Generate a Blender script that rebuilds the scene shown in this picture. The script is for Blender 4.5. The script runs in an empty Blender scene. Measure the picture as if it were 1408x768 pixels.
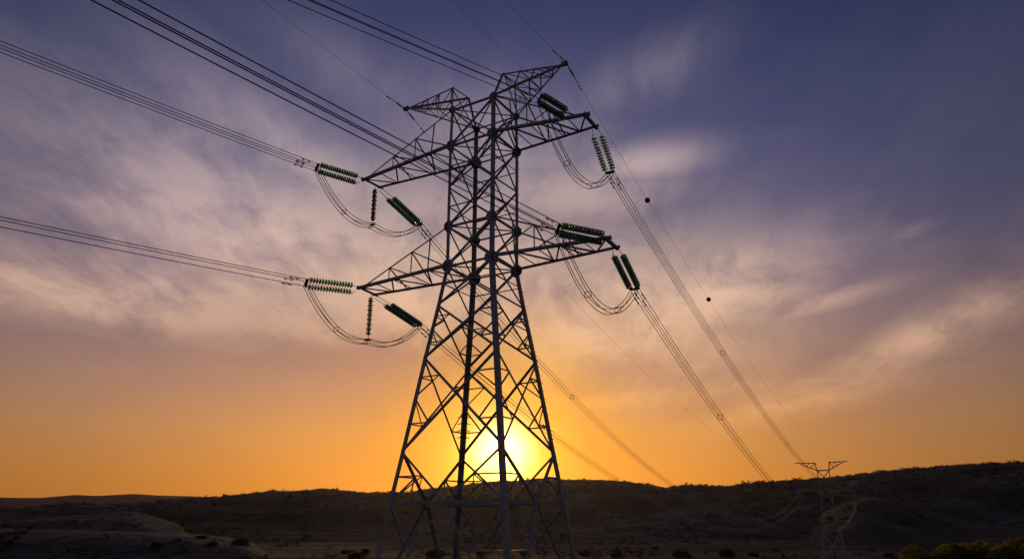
import bpy, bmesh, math, random
import numpy as np
from mathutils import Vector, Matrix
from mathutils.bvhtree import BVHTree
R = math.radians
random.seed(7)
rng = np.random.default_rng(11)
S = bpy.context.scene
COL = S.collection

# ------------------------------------------------------------------ camera
cam = bpy.data.cameras.new('camera'); co = bpy.data.objects.new('camera', cam); COL.objects.link(co)
cam.sensor_width = 36; cam.lens = 25.02; cam.clip_start = 0.1; cam.clip_end = 60000
co.location = (0, 0, 0); co.rotation_euler = (R(90 + 18.67), 0, 0)
S.camera = co

# ------------------------------------------------------------------ sun and sky
SUN_EL, SUN_AZ = R(4.55), R(-0.85)           # azimuth from +Y towards +X
SDIR = Vector((math.cos(SUN_EL) * math.sin(SUN_AZ), math.cos(SUN_EL) * math.cos(SUN_AZ), math.sin(SUN_EL)))
sl = bpy.data.lights.new('sun', 'SUN'); so = bpy.data.objects.new('sun', sl); COL.objects.link(so)
sl.energy = 0.45; sl.angle = R(0.5); sl.color = (1.0, 0.62, 0.25)
so.rotation_euler = (-SDIR).to_track_quat('-Z', 'Y').to_euler()
V = S.view_settings
V.view_transform = 'Standard'; V.look = 'None'; V.exposure = 0; V.gamma = 1; V.use_curve_mapping = False
S.render.engine = 'CYCLES'
S.cycles.use_denoising = True
S.cycles.max_bounces = 12; S.cycles.transmission_bounces = 12; S.cycles.diffuse_bounces = 3; S.cycles.glossy_bounces = 3; S.cycles.volume_bounces = 0; S.cycles.transparent_max_bounces = 24


def lin(c):
    return tuple(((x / 255) / 12.92 if x / 255 <= .04045 else ((x / 255 + .055) / 1.055) ** 2.4) for x in c)


def N(nt, typ, **kw):
    n = nt.nodes.new(typ)
    for k, v in kw.items():
        setattr(n, k, v)
    return n


def val(nt, sock, v):
    if hasattr(v, 'is_output'):
        nt.links.new(v, sock)
    else:
        sock.default_value = v


def M(nt, op, a, b=0.0, c=0.0, clamp=False):
    n = N(nt, 'ShaderNodeMath', operation=op, use_clamp=clamp)
    val(nt, n.inputs[0], a); val(nt, n.inputs[1], b); val(nt, n.inputs[2], c)
    return n.outputs[0]


def VM(nt, op, a, b=(0, 0, 0)):
    n = N(nt, 'ShaderNodeVectorMath', operation=op)
    val(nt, n.inputs[0], a); val(nt, n.inputs[1], b)
    return n.outputs['Value'] if op in ('DOT_PRODUCT', 'LENGTH') else n.outputs[0]


def ramp(nt, fac, stops, interp='LINEAR'):
    n = N(nt, 'ShaderNodeValToRGB'); cr = n.color_ramp; cr.interpolation = interp
    while len(cr.elements) < len(stops):
        cr.elements.new(0.5)
    for e, (p, c) in zip(cr.elements, stops):
        e.position = p
        e.color = (c, c, c, 1) if isinstance(c, (int, float)) else (*c, 1)
    val(nt, n.inputs[0], fac)
    return n.outputs[0]


def mix(nt, fac, a, b, blend='MIX'):
    n = N(nt, 'ShaderNodeMix', data_type='RGBA', blend_type=blend)
    val(nt, n.inputs[0], fac)
    for s, v in ((n.inputs[6], a), (n.inputs[7], b)):
        val(nt, s, v if hasattr(v, 'is_output') else (*v, 1))
    return n.outputs[2]


def noise(nt, vec, scale, detail=4, rough=.55, dist=0.0):
    n = N(nt, 'ShaderNodeTexNoise')
    val(nt, n.inputs['Vector'], vec)
    n.inputs['Scale'].default_value = scale; n.inputs['Detail'].default_value = detail
    n.inputs['Roughness'].default_value = rough; n.inputs['Distortion'].default_value = dist
    return n.outputs[0]


def build_world():
    w = bpy.data.worlds.new('World'); S.world = w; w.use_nodes = True
    nt = w.node_tree; nt.nodes.clear()
    out = N(nt, 'ShaderNodeOutputWorld')
    tc = N(nt, 'ShaderNodeTexCoord').outputs['Generated']
    d = VM(nt, 'NORMALIZE', tc)
    sep = N(nt, 'ShaderNodeSeparateXYZ'); nt.links.new(d, sep.inputs[0])
    x, y, z = sep.outputs
    el = M(nt, 'MULTIPLY', M(nt, 'ARCSINE', z), 180 / math.pi)
    az = M(nt, 'MULTIPLY', M(nt, 'ARCTAN2', x, y), 180 / math.pi)
    gam = M(nt, 'MULTIPLY', M(nt, 'ARCCOSINE', M(nt, 'MINIMUM', VM(nt, 'DOT_PRODUCT', d, tuple(SDIR)), 1.0)), 180 / math.pi)
    # clear sky by height, dusk orange to violet
    e = M(nt, 'DIVIDE', el, 60, clamp=True)
    base = ramp(nt, e, [(p / 60, lin(c)) for p, c in [
        (0, (214, 124, 36)), (3, (216, 132, 52)), (6.3, (208, 140, 84)), (10, (184, 132, 108)), (13.5, (152, 116, 114)),
        (18.7, (116, 103, 124)), (24, (92, 90, 124)), (30, (74, 78, 118)), (37, (61, 68, 109)), (44, (50, 60, 98)), (60, (34, 44, 82))]])
    # dimmer away from the sun, more so to the right
    fall = ramp(nt, M(nt, 'DIVIDE', gam, 180, clamp=True), [(0, 1.0), (16 / 180, 1.0), (30 / 180, (.66, .73, .86)), (42 / 180, (.45, .52, .63)), (60 / 180, (.31, .38, .45)), (90 / 180, (.25, .33, .37)), (1, (.22, .30, .34))])
    side = M(nt, 'SUBTRACT', 1.0, M(nt, 'MULTIPLY', M(nt, 'MAXIMUM', x, 0), .30))
    base = mix(nt, 1.0, base, fall, 'MULTIPLY')
    base = mix(nt, 1.0, base, side, 'MULTIPLY')
    # cirrus: streaks on a high sheet, running away from the camera
    zz = M(nt, 'ADD', M(nt, 'MAXIMUM', z, 0), .27)
    px, py = M(nt, 'DIVIDE', x, zz), M(nt, 'DIVIDE', y, zz)
    cv = N(nt, 'ShaderNodeCombineXYZ'); val(nt, cv.inputs[0], px); val(nt, cv.inputs[1], M(nt, 'MULTIPLY', py, .8))
    cvo = cv.outputs[0]
    warp = N(nt, 'ShaderNodeTexNoise'); nt.links.new(cvo, warp.inputs['Vector']); warp.inputs['Scale'].default_value = 1.1; warp.inputs['Detail'].default_value = 4
    wv = VM(nt, 'MULTIPLY', VM(nt, 'SUBTRACT', warp.outputs['Color'], (.5, .5, .5)), (.62, .5, 0))
    cw = VM(nt, 'ADD', cvo, wv)
    n1 = noise(nt, VM(nt, 'ADD', cw, (3.1, 7.7, 0)), 2.6, 8, .56)
    n2 = noise(nt, VM(nt, 'MULTIPLY', VM(nt, 'ADD', cw, (1.7, 2.2, 0)), (1.3, 1.0, 1)), 3.0, 9, .66)
    n3 = noise(nt, VM(nt, 'MULTIPLY', VM(nt, 'ADD', cw, (9.7, 5.2, 0)), (3.2, 1.0, 1)), 5.0, 8, .68)
    wis = M(nt, 'ADD', M(nt, 'MULTIPLY', n1, .45), M(nt, 'ADD', M(nt, 'MULTIPLY', n2, .36), M(nt, 'MULTIPLY', n3, .19)))
    wis = ramp(nt, wis, [(0.36, 0.06), (.45, .46), (.53, .87), (.62, 1.0)])

    # where the sheets lie in the sky (azimuth, height, spread, tilt, weight)
    banks = [(-20, 21, 20, 7.5, -12, 1.0, 1), (-6, 19.5, 13, 8, -8, 1.0, 1), (-33, 15.5, 16, 3.2, -2, .9, 1), (-25, 29, 8, 1.3, -36, .62, 0), (-18, 27, 15, 3.6, -22, .8, 0),
             (11.5, 27.5, 5.5, 1.5, 2, 1.0, 0), (5, 25.5, 9, 2.6, -2, .8, 0), (17, 17, 8, 3.6, 12, 1.0, 0), (9, 16, 12, 6, 4, 1.0, 0), (31, 12.2, 7.5, 1.5, 22, .78, 0), (22, 8.6, 8, 1.2, 12, .7, 0),
             (24, 15.3, 5, .8, 9, .55, 0), (12, 9.2, 9, 1.1, 2, .6, 0), (-2, 30, 9, 4.5, -8, .85, 0), (31.5, 19.6, 1.5, .45, 10, .28, 0), (13, 34.5, 7, 2.0, 16, .6, 0), (-14, 34, 12, 3, -15, .4, 0)]
    # the left-hand sheet ends in a fairly clean lower edge
    ed = M(nt, 'ADD', M(nt, 'SUBTRACT', el, 11.6), M(nt, 'MULTIPLY', M(nt, 'SUBTRACT', n2, .5), 5.0))
    floor_ = M(nt, 'SMOOTH_MIN', M(nt, 'MAXIMUM', M(nt, 'DIVIDE', ed, 2.2), 0), 1.0, .3)
    tot = None
    for a0, e0, sa, se, tilt, wgt, deck in banks:
        da, de = M(nt, 'SUBTRACT', az, a0), M(nt, 'SUBTRACT', el, e0)
        c, s = math.cos(R(tilt)), math.sin(R(tilt))
        u = M(nt, 'ADD', M(nt, 'MULTIPLY', da, c / sa), M(nt, 'MULTIPLY', de, s / sa))
        v = M(nt, 'ADD', M(nt, 'MULTIPLY', da, -s / se), M(nt, 'MULTIPLY', de, c / se))
        g = M(nt, 'EXPONENT', M(nt, 'MULTIPLY', M(nt, 'ADD', M(nt, 'MULTIPLY', u, u), M(nt, 'MULTIPLY', v, v)), -1))
        g = M(nt, 'MULTIPLY', g, wgt)
        if deck: g = M(nt, 'MULTIPLY', g, floor_)
        tot = g if tot is None else M(nt, 'MAXIMUM', tot, g)
    cov = M(nt, 'MULTIPLY', M(nt, 'ADD', M(nt, 'MULTIPLY', tot, .92), .07), wis, clamp=True)
    ccol = ramp(nt, e, [(p / 60, lin(c)) for p, c in [
        (0, (232, 150, 70)), (6, (232, 160, 92)), (11, (238, 188, 150)), (16, (234, 192, 170)), (21, (216, 184, 176)), (28, (188, 168, 174)), (36, (144, 132, 152)), (46, (90, 80, 110)), (60, (60, 56, 86))]])
    cfall = ramp(nt, M(nt, 'DIVIDE', gam, 180, clamp=True), [(0, 1.1), (18 / 180, 1.04), (32 / 180, .92), (45 / 180, .72), (70 / 180, (.3, .34, .44)), (1, (.09, .14, .27))])
    ccol = mix(nt, 1.0, ccol, cfall, 'MULTIPLY')
    sky = mix(nt, M(nt, 'MULTIPLY', cov, .97), base, ccol)
    # the sun's aureole and its overexposed core
    elq = M(nt, 'MULTIPLY', M(nt, 'SUBTRACT', el, math.degrees(SUN_EL)), 1.0)
    gd = gam
    aur = ramp(nt, M(nt, 'DIVIDE', gd, 40, clamp=True), [(0, (4.5, 3.6, 2.4)), (1.4 / 40, (3.4, 2.7, 1.9)), (2.3 / 40, (1.6, 1.1, .7)), (3.1 / 40, (.80, .46, .14)), (4.6 / 40, (.48, .19, .03)),
                                                   (7 / 40, (.22, .055, .0)), (10.5 / 40, (.075, .014, .0)), (17 / 40, (.012, .002, 0)), (1, (0, 0, 0))])
    sky = mix(nt, 1.0, sky, aur, 'ADD')
    # the yellow band lying along the horizon either side of the sun
    ha, he = M(nt, 'DIVIDE', M(nt, 'SUBTRACT', az, math.degrees(SUN_AZ)), 15.0), M(nt, 'DIVIDE', M(nt, 'SUBTRACT', el, 2.5), 4.6)
    hg = M(nt, 'EXPONENT', M(nt, 'MULTIPLY', M(nt, 'ADD', M(nt, 'MULTIPLY', ha, ha), M(nt, 'MULTIPLY', he, he)), -1))
    sky = mix(nt, hg, sky, mix(nt, 1.0, mix(nt, 1.0, sky, (1.08, 1.0, .22), 'MULTIPLY'), (.10, .038, .0), 'ADD'))
    # yellow burn low around the sun takes the blue out
    keep = ramp(nt, M(nt, 'DIVIDE', gd, 30, clamp=True), [(0, (1, 1, 1)), (2.5 / 30, (1, 1, .9)), (5 / 30, (1, .97, .22)), (8 / 30, (1, .96, .42)), (12 / 30, (1, .99, .80)), (1, (1, 1, 1))])
    sky = mix(nt, 1.0, sky, keep, 'MULTIPLY')
    bg = N(nt, 'ShaderNodeBackground'); nt.links.new(sky, bg.inputs[0]); bg.inputs[1].default_value = 1.0
    ns = N(nt, 'ShaderNodeTexSky', sky_type='NISHITA'); ns.sun_disc = False
    ns.sun_elevation = SUN_EL; ns.sun_rotation = SUN_AZ; ns.dust_density = 2.0
    b2 = N(nt, 'ShaderNodeBackground'); nt.links.new(ns.outputs[0], b2.inputs[0]); b2.inputs[1].default_value = .004
    ad = N(nt, 'ShaderNodeAddShader'); nt.links.new(bg.outputs[0], ad.inputs[0]); nt.links.new(b2.outputs[0], ad.inputs[1])
    nt.links.new(ad.outputs[0], out.inputs[0])


build_world()


# ------------------------------------------------------------------ materials
def new_mat(name):
    m = bpy.data.materials.new(name); m.use_nodes = True
    nt = m.node_tree
    return m, nt, nt.nodes['Principled BSDF']


def metal(name, col, met, rough, var=.35, scale=3.0):
    m, nt, p = new_mat(name)
    o = N(nt, 'ShaderNodeTexCoord').outputs['Object']
    n = noise(nt, o, scale, 5, .6)
    c = ramp(nt, n, [(.3, tuple(x * (1 - var) for x in col)), (.7, tuple(x * (1 + var) for x in col))])
    nt.links.new(c, p.inputs['Base Color'])
    nt.links.new(ramp(nt, n, [(.3, rough - .12), (.7, min(1, rough + .15))]), p.inputs['Roughness'])
    p.inputs['Metallic'].default_value = met
    return m


M_STEEL = metal('galvanised_steel', (.35, .40, .45), .28, .50)
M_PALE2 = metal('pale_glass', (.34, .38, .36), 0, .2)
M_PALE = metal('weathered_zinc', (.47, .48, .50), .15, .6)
M_PLATE = metal('gusset_steel', (.30, .34, .42), .25, .45)
M_WIRE = metal('aluminium_wire', (.30, .30, .30), .7, .42, .2, 1)
M_CABLE = metal('dark_cable', (.09, .085, .09), .4, .5, .2, 1)
M_FIT = metal('dark_fitting', (.10, .10, .10), .6, .45)
M_PORC = metal('dark_glazed_insulator', (.03, .045, .035), 0, .3)
M_BALL, _nt, _p = new_mat('marker_red'); _p.inputs['Base Color'].default_value = (.28, .02, .02, 1); _p.inputs['Roughness'].default_value = .5
M_GLASS, _nt, _p = new_mat('green_glass')
_n = noise(_nt, N(_nt, 'ShaderNodeTexCoord').outputs['Object'], 6, 3)
_nt.links.new(ramp(_nt, _n, [(.3, (.15, .32, .25)), (.7, (.30, .48, .39))]), _p.inputs['Base Color'])
_p.inputs['Roughness'].default_value = .18; _p.inputs['IOR'].default_value = 1.45
_p.inputs['Transmission Weight'].default_value = .72
_t = N(_nt, 'ShaderNodeBsdfTransparent'); _t.inputs[0].default_value = (.52, .78, .66, 1)
_m = N(_nt, 'ShaderNodeMixShader'); _m.inputs[0].default_value = .17
_nt.links.new(_p.outputs[0], _m.inputs[1]); _nt.links.new(_t.outputs[0], _m.inputs[2]); _nt.links.new(_m.outputs[0], _nt.nodes['Material Output'].inputs[0])


def leafmat(name, c1, c2, trans=.35):
    m, nt, p = new_mat(name)
    g = N(nt, 'ShaderNodeNewGeometry')
    c = ramp(nt, g.outputs['Random Per Island'], [(0, c1), (1, c2)])
    nt.links.new(c, p.inputs['Base Color']); p.inputs['Roughness'].default_value = .6
    t = N(nt, 'ShaderNodeBsdfTranslucent'); nt.links.new(mix(nt, 1, c, (1.6, 1.5, .6), 'MULTIPLY'), t.inputs[0])
    mx = N(nt, 'ShaderNodeMixShader'); mx.inputs[0].default_value = trans
    nt.links.new(p.outputs[0], mx.inputs[1]); nt.links.new(t.outputs[0], mx.inputs[2])
    nt.links.new(mx.outputs[0], nt.nodes['Material Output'].inputs[0])
    return m


M_LEAF = leafmat('bush_leaves', (.028, .042, .014), (.055, .072, .022))
M_LEAF2 = leafmat('dry_shrub_leaves', (.11, .12, .03), (.26, .22, .07), .5)
M_GRASS = leafmat('dry_grass', (.16, .135, .055), (.32, .25, .11), .45)
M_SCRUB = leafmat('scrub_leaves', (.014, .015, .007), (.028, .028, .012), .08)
M_BARK, _nt, _p = new_mat('bark'); _p.inputs['Base Color'].default_value = (.06, .045, .035, 1); _p.inputs['Roughness'].default_value = .9
M_CONC = metal('concrete', (.30, .29, .27), 0, .8)


def ground_mat(name, far=False):
    m, nt, p = new_mat(name)
    o = N(nt, 'ShaderNodeTexCoord').outputs['Object']
    pale = N(nt, 'ShaderNodeAttribute', attribute_name='bare_soil').outputs['Fac']
    big = noise(nt, o, .006, 6, .6)
    mid = noise(nt, o, .035, 6, .65)
    st = noise(nt, VM(nt, 'MULTIPLY', o, (.35, 2.4, 1)), .02, 5, .6, .4)
    fine = noise(nt, o, .22, 4, .7)
    scr = mix(nt, ramp(nt, big, [(.35, 0), (.65, 1)]), (.020, .033, .017), (.052, .064, .038))
    scr = mix(nt, ramp(nt, mid, [(.42, 0), (.62, .8)]), scr, (.085, .08, .05))
    scr = mix(nt, ramp(nt, st, [(.55, 0), (.66, .7)]), scr, (.13, .125, .07))
    soil = mix(nt, ramp(nt, fine, [(.3, 0), (.7, 1)]), (.20, .20, .19), (.36, .355, .33))
    pm = M(nt, 'MULTIPLY', pale, ramp(nt, M(nt, 'ADD', M(nt, 'MULTIPLY', mid, .6), M(nt, 'MULTIPLY', fine, .4)), [(.38, .15), (.55, 1)]), clamp=True)
    c = mix(nt, pm, scr, soil)
    c = mix(nt, ramp(nt, fine, [(.36, .75), (.5, 0)]), c, (.024, .028, .012))
    nt.links.new(c, p.inputs['Base Color']); p.inputs['Roughness'].default_value = .95
    p.inputs['Specular IOR Level'].default_value = .1
    b = N(nt, 'ShaderNodeBump'); b.inputs['Strength'].default_value = .8; b.inputs['Distance'].default_value = 1.2
    nt.links.new(M(nt, 'ADD', fine, mid), b.inputs['Height']); nt.links.new(b.outputs[0], p.inputs['Normal'])
    return m


M_GROUND = ground_mat('scrub_ground')


# ------------------------------------------------------------------ mesh helpers
def link(name, bm, mat, parent=None, smooth=False):
    me = bpy.data.meshes.new(name)
    bmesh.ops.recalc_face_normals(bm, faces=bm.faces[:])
    bm.to_mesh(me); bm.free()
    if smooth:
        for f in me.polygons:
            f.use_smooth = True
    me.materials.append(mat)
    o = bpy.data.objects.new(name, me); COL.objects.link(o)
    if parent: o.parent = parent
    return o


def empty(name, loc=(0, 0, 0), mat=None):
    o = bpy.data.objects.new(name, None); COL.objects.link(o)
    if mat is not None: o.matrix_world = mat
    else: o.location = loc
    o.empty_display_size = .1
    return o


def tag(o, label, cat, group=None, kind=None):
    if label: o['label'] = label
    if cat: o['category'] = cat
    if group: o['group'] = group
    if kind: o['kind'] = kind
    return o


def prism(bm, prof, p, q, e1, e2):
    a = [bm.verts.new(p + e1 * x + e2 * y) for x, y in prof]
    b = [bm.verts.new(q + e1 * x + e2 * y) for x, y in prof]
    n = len(prof)
    for i in range(n):
        bm.faces.new((a[i], a[(i + 1) % n], b[(i + 1) % n], b[i]))
    bm.faces.new(a[::-1]); bm.faces.new(b)


def ell(bm, p, q, s, e1, e2, t=None):
    """steel angle from p to q: heel on the line p-q, flanges of width s along e1 and e2"""
    p, q = Vector(p), Vector(q); t = t or max(.018, s * .13)
    d = (q - p).normalized()
    e1 = Vector(e1); e1 = (e1 - d * e1.dot(d)).normalized()
    e2 = Vector(e2); e2 = (e2 - d * e2.dot(d)); e2 = (e2 - e1 * e2.dot(e1)).normalized()
    prism(bm, [(0, 0), (s, 0), (s, t), (t, t), (t, s), (0, s)], p, q, e1, e2)


def brace(bm, p, q, s, inward, off=0.0):
    """angle lying in a lattice face: one flange in the face, one pointing inward"""
    p, q = Vector(p), Vector(q); inward = Vector(inward).normalized()
    d = (q - p).normalized(); side = d.cross(inward)
    if side.length < 1e-4:
        side = d.orthogonal()
    side.normalize()
    o = inward * off - side * s * .5
    ell(bm, p + o, q + o, s, side, inward)


def tube(bm, pts, r, n=6, cap=True):
    pts = [Vector(p) for p in pts]
    rings = []
    ref = Vector((0, 0, 1))
    for i, p in enumerate(pts):
        d = (pts[min(i + 1, len(pts) - 1)] - pts[max(i - 1, 0)]).normalized()
        if abs(d.dot(ref)) > .95: ref = Vector((1, 0, 0)) if abs(d.x) < .8 else Vector((0, 1, 0))
        u = d.cross(ref).normalized(); v = u.cross(d)
        rr = r[i] if isinstance(r, (list, tuple)) else r
        rings.append([bm.verts.new(p + (u * math.cos(2 * math.pi * k / n) + v * math.sin(2 * math.pi * k / n)) * rr) for k in range(n)])
    for a, b in zip(rings, rings[1:]):
        for k in range(n):
            bm.faces.new((a[k], a[(k + 1) % n], b[(k + 1) % n], b[k]))
    if cap:
        bm.faces.new(rings[0][::-1]); bm.faces.new(rings[-1])


def lathe(bm, prof, n=14):
    """profile (x along axis, radius) round the X axis"""
    rings = [[bm.verts.new((x, r * math.cos(2 * math.pi * k / n), r * math.sin(2 * math.pi * k / n))) for k in range(n)] for x, r in prof]
    for a, b in zip(rings, rings[1:]):
        for k in range(n):
            bm.faces.new((a[k], a[(k + 1) % n], b[(k + 1) % n], b[k]))
    bm.faces.new(rings[0][::-1]); bm.faces.new(rings[-1])


def octa(bm, c, e1, e2, r, th, n=8, rot=.39):
    c, e1, e2 = Vector(c), Vector(e1).normalized(), Vector(e2).normalized()
    nn = e1.cross(e2).normalized()
    prism(bm, [(r * math.cos(rot + 2 * math.pi * k / n), r * math.sin(rot + 2 * math.pi * k / n)) for k in range(n)], c - nn * th / 2, c + nn * th / 2, e1, e2)


def box(bm, c, e1, e2, e3, a, b, h):
    c, e1, e2, e3 = Vector(c), Vector(e1), Vector(e2), Vector(e3)
    prism(bm, [(-a / 2, -b / 2), (a / 2, -b / 2), (a / 2, b / 2), (-a / 2, b / 2)], c - e3 * h / 2, c + e3 * h / 2, e1, e2)


# ------------------------------------------------------------------ terrain
def vnoise(x, y, seed):
    def h(ix, iy):
        n = (ix.astype(np.int64) * 374761393 + iy.astype(np.int64) * 668265263 + seed * 1442695041) & 0x7fffffff
        n = ((n ^ (n >> 13)) * 1274126177) & 0x7fffffff
        n = (n ^ (n >> 16)) & 0xffff
        return n / 65535.0
    ix, iy = np.floor(x), np.floor(y); fx, fy = x - ix, y - iy
    fx = fx * fx * fx * (fx * (fx * 6 - 15) + 10); fy = fy * fy * fy * (fy * (fy * 6 - 15) + 10)
    return (h(ix, iy) * (1 - fx) + h(ix + 1, iy) * fx) * (1 - fy) + (h(ix, iy + 1) * (1 - fx) + h(ix + 1, iy + 1) * fx) * fy


def fbm(x, y, scale, octv, seed, ridged=False):
    t = np.zeros_like(x); a = 1.0; s = 0
    x, y = x / scale, y / scale
    for k in range(octv):
        n = vnoise(x, y, seed + k * 17)
        n = 1 - np.abs(2 * n - 1) if ridged else n
        t += n * a; s += a; a *= .5
        x, y = x * 2.03 + 11.3, y * 2.03 + 5.7
    return t / s


RIDGE = [(-180, .004), (-90, .012), (-60, .010), (-42.81, .0066), (-34.39, .0104), (-33.44, .0112), (-32.1, .0153), (-30.5, .018), (-28.36, .0168), (-26.62, .0187), (-25.06, .0223), (-23.46, .0252), (-21.56, .0272), (-19.62, .0311), (-18.12, .0341), (-16.59, .0344), (-15.04, .0364), (-14.2, .038), (-12.92, .035), (-10.76, .0334), (-8.03, .0346), (-5.83, .0394), (-3.6, .0433), (-1.35, .0472), (.9, .0491), (3.16, .049), (5.4, .0493), (7.07, .0496), (8.72, .0466), (10.36, .0427), (11.7, .0393), (12.78, .0414), (14.12, .0421), (16.21, .0408), (18.29, .0448), (19.81, .0462), (21.31, .0475), (23.26, .0494), (25.17, .053), (27.04, .0564), (28.83, .058), (30.56, .0595), (32.65, .0606), (34.94, .0606), (44.7, .0553), (70, .04), (110, .01), (180, .004)]
SPURS = [  # (azimuth, crest slope) list, distance, front width, back width, bare-soil amount
    ([(-60, -.02), (-41.02, -.014), (-34.19, -.0086), (-31.85, -.0096), (-28.1, -.0116), (-23.62, -.0145), (-20.75, -.0191), (-19., -.0261), (-17.19, -.045)], 400, 110, 90, .85),
    ([(-50, -.03), (-37.89, -.001), (-34.28, -.0003), (-31.97, .0028), (-29.55, .0069), (-27.43, .0103), (-26.54, .0096), (-25.37, .0038), (-23.68, -.0062), (-22.43, -.025)], 640, 170, 200, .32),
    ([(21.5, -.02), (22.48, .0082), (24., .0195), (24.98, .0245), (26.14, .0262), (27.61, .0195), (29.63, .0085), (31.61, -.0011), (33.91, -.0064), (36, -.0135), (39, -.03)], 760, 300, 420, .25),
    ([(-1.6, -.03), (-.22, -.0213), (1.99, -.0122), (5.3, -.0031), (8.06, .0033), (10.78, .0087), (12.41, .015), (14.02, .0203), (16.11, .0219), (18.1, .0128), (20., -.0003), (21.5, -.02)], 820, 200, 420, .42)]


def terrain(az, r):
    """height and bare-soil amount at azimuth (degrees) and distance"""
    x, y = r * np.sin(np.radians(az)), r * np.cos(np.radians(az))
    zb = np.interp(r, [0, 5, 14, 40, 75, 120, 200, 300, 420, 600, 760, 1500, 3000, 12000, 60000], [-1.7, -1.75, -2.7, -6.7, -8.2, -10, -12.6, -14.3, -14.9, -14.6, -13, -12, -12, -20, -60])
    # the bank on the right where the near shrubs stand
    zb = zb + np.exp(-((az - 33.5) / 7.5) ** 4) * np.exp(-((r - 62) / 24) ** 2) * 5.05
    zb = zb + (fbm(x, y, 40, 4, 3) - .5) * 1.1 * np.clip((r - 80) / 200, 0, 1)
    pale = np.clip(fbm(x * .5, y * 2.2, 60, 4, 77) - .50, 0, 1) * 2.6 * np.clip((r - 200) / 150, 0, 1) * np.clip((900 - r) / 200, 0, 1)
    for rr, wd, a in ((455, 4, .55), (560, 5, .45), (700, 9, .8)):   # pale tracks across the valley floor
        tr = rr + 22 * np.sin(az * .16 + rr) + 14 * (fbm(x, y, 120, 2, 9) - .5)
        pale = np.maximum(pale, a * np.exp(-((r - tr) / wd) ** 2) * np.clip(fbm(x, y, 70, 3, rr) * 3 - .9, 0, 1))
    z = zb
    rough = (fbm(x, y, 170, 5, 21, True) - .62)
    gul = (fbm(x, y, 46, 4, 5, True) - .6)
    # main ridge
    rc = np.interp(az, [-60, -34, -20, -5, 10, 22, 36, 60], [1250, 1300, 1500, 1700, 1650, 1350, 1250, 1200])
    rc = rc + 60 * np.sin(np.radians(az) * 9)
    sl = np.interp(az, [a for a, s in RIDGE], [s for a, s in RIDGE])
    top = sl * rc - 2
    t = (r - rc) / np.where(r < rc, rc - 720, 900)
    prof = np.where(np.abs(t) < 1, np.where(t < 0, (1 - t * t) ** 1.6, (1 - t * t) ** 2), 0)
    amp = np.clip((prof) * (1 - prof) * 4, 0, 1)
    zr = -13 + (top + 13) * prof + (rough * 26 + gul * 9) * amp + gul * 1.2 * prof
    z = np.maximum(z, np.where(prof > 0, zr, -99))
    pale = np.maximum(pale, np.clip(rough * 2.2 + gul * 1.0 - .12, 0, .42) * (prof > .03))
    for pts, rs, wf, wb, pa in SPURS:
        a = np.array([p[0] for p in pts]); s = np.array([p[1] for p in pts])
        sl = np.interp(az, a, s, left=-.06, right=-.06)
        rk = rs + 26 * np.sin(np.radians(az) * 14 + rs)
        t = (r - rk) / np.where(r < rk, wf, wb)
        prof = np.where(np.abs(t) < 1, (1 - t * t) ** 1.5, 0)
        zs = -15 + (sl * rk + 15) * prof + (gul * 4.5 + rough * 5) * np.clip(prof * (1 - prof) * 4, 0, 1)
        up = np.clip((zs - z) / 2.5, 0, 1)
        z = np.maximum(z, zs)
        pale = np.maximum(pale, up * pa * np.clip(.35 + .9 * prof + gul * 1.6, 0, 1) * np.clip(fbm(x, y, 55, 3, 41) * 2.6 - .6, .12, 1))
    return z, pale


def far_terrain(az, r):
    pts = [(-70, .01), (-44.41, .0163), (-34.54, .0237), (-33.57, .0236), (-32.39, .0239), (-31.4, .0258), (-30.38, .0277), (-29.32, .0268), (-28.25, .0279), (-26.94, .0295), (-25.57, .0281), (-23.24, .0278), (-22.04, .0267), (-20.05, .0214), (-16.47, .0129), (-12, .004)]
    x, y = r * np.sin(np.radians(az)), r * np.cos(np.radians(az))
    sl = np.interp(az, [p[0] for p in pts], [p[1] for p in pts])
    t = (r - 6000) / np.where(r < 6000, 2200, 1400)
    prof = np.where(np.abs(t) < 1, (1 - t * t) ** 1.5, 0)
    z = -70 + (sl * 6000 + 70) * prof + (fbm(x, y, 700, 5, 61, True) - .62) * 120 * np.clip(prof * (1 - prof) * 4, 0, 1)
    return z, np.clip(fbm(x, y, 400, 4, 8) - .5, 0, 1)


def sheet(name, azs, rs, fn, closed):
    A, RR = np.meshgrid(azs, rs)
    z, pale = fn(A, RR)
    x, y = RR * np.sin(np.radians(A)), RR * np.cos(np.radians(A))
    na, nr = len(azs), len(rs)
    v = np.stack([x, y, z], -1).reshape(-1, 3)
    i = np.arange(nr - 1)[:, None] * na + np.arange(na - (0 if closed else 1))[None, :]
    j = np.arange(nr - 1)[:, None] * na + (np.arange(na - (0 if closed else 1))[None, :] + 1) % na
    f = np.stack([i, i + na, j + na, j], -1).reshape(-1, 4)[:, ::-1]
    me = bpy.data.meshes.new(name)
    me.vertices.add(len(v)); me.vertices.foreach_set('co', v.ravel())
    me.loops.add(f.size); me.loops.foreach_set('vertex_index', f.ravel().astype(np.int32))
    me.polygons.add(len(f)); me.polygons.foreach_set('loop_start', np.arange(0, f.size, 4, dtype=np.int32))
    me.polygons.foreach_set('use_smooth', np.ones(len(f), dtype=bool))
    me.update(calc_edges=True)
    at = me.attributes.new('bare_soil', 'FLOAT', 'POINT'); at.data.foreach_set('value', pale.ravel().astype(np.float32))
    me.materials.append(M_GROUND)
    o = bpy.data.objects.new(name, me); COL.objects.link(o)
    return o


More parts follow.
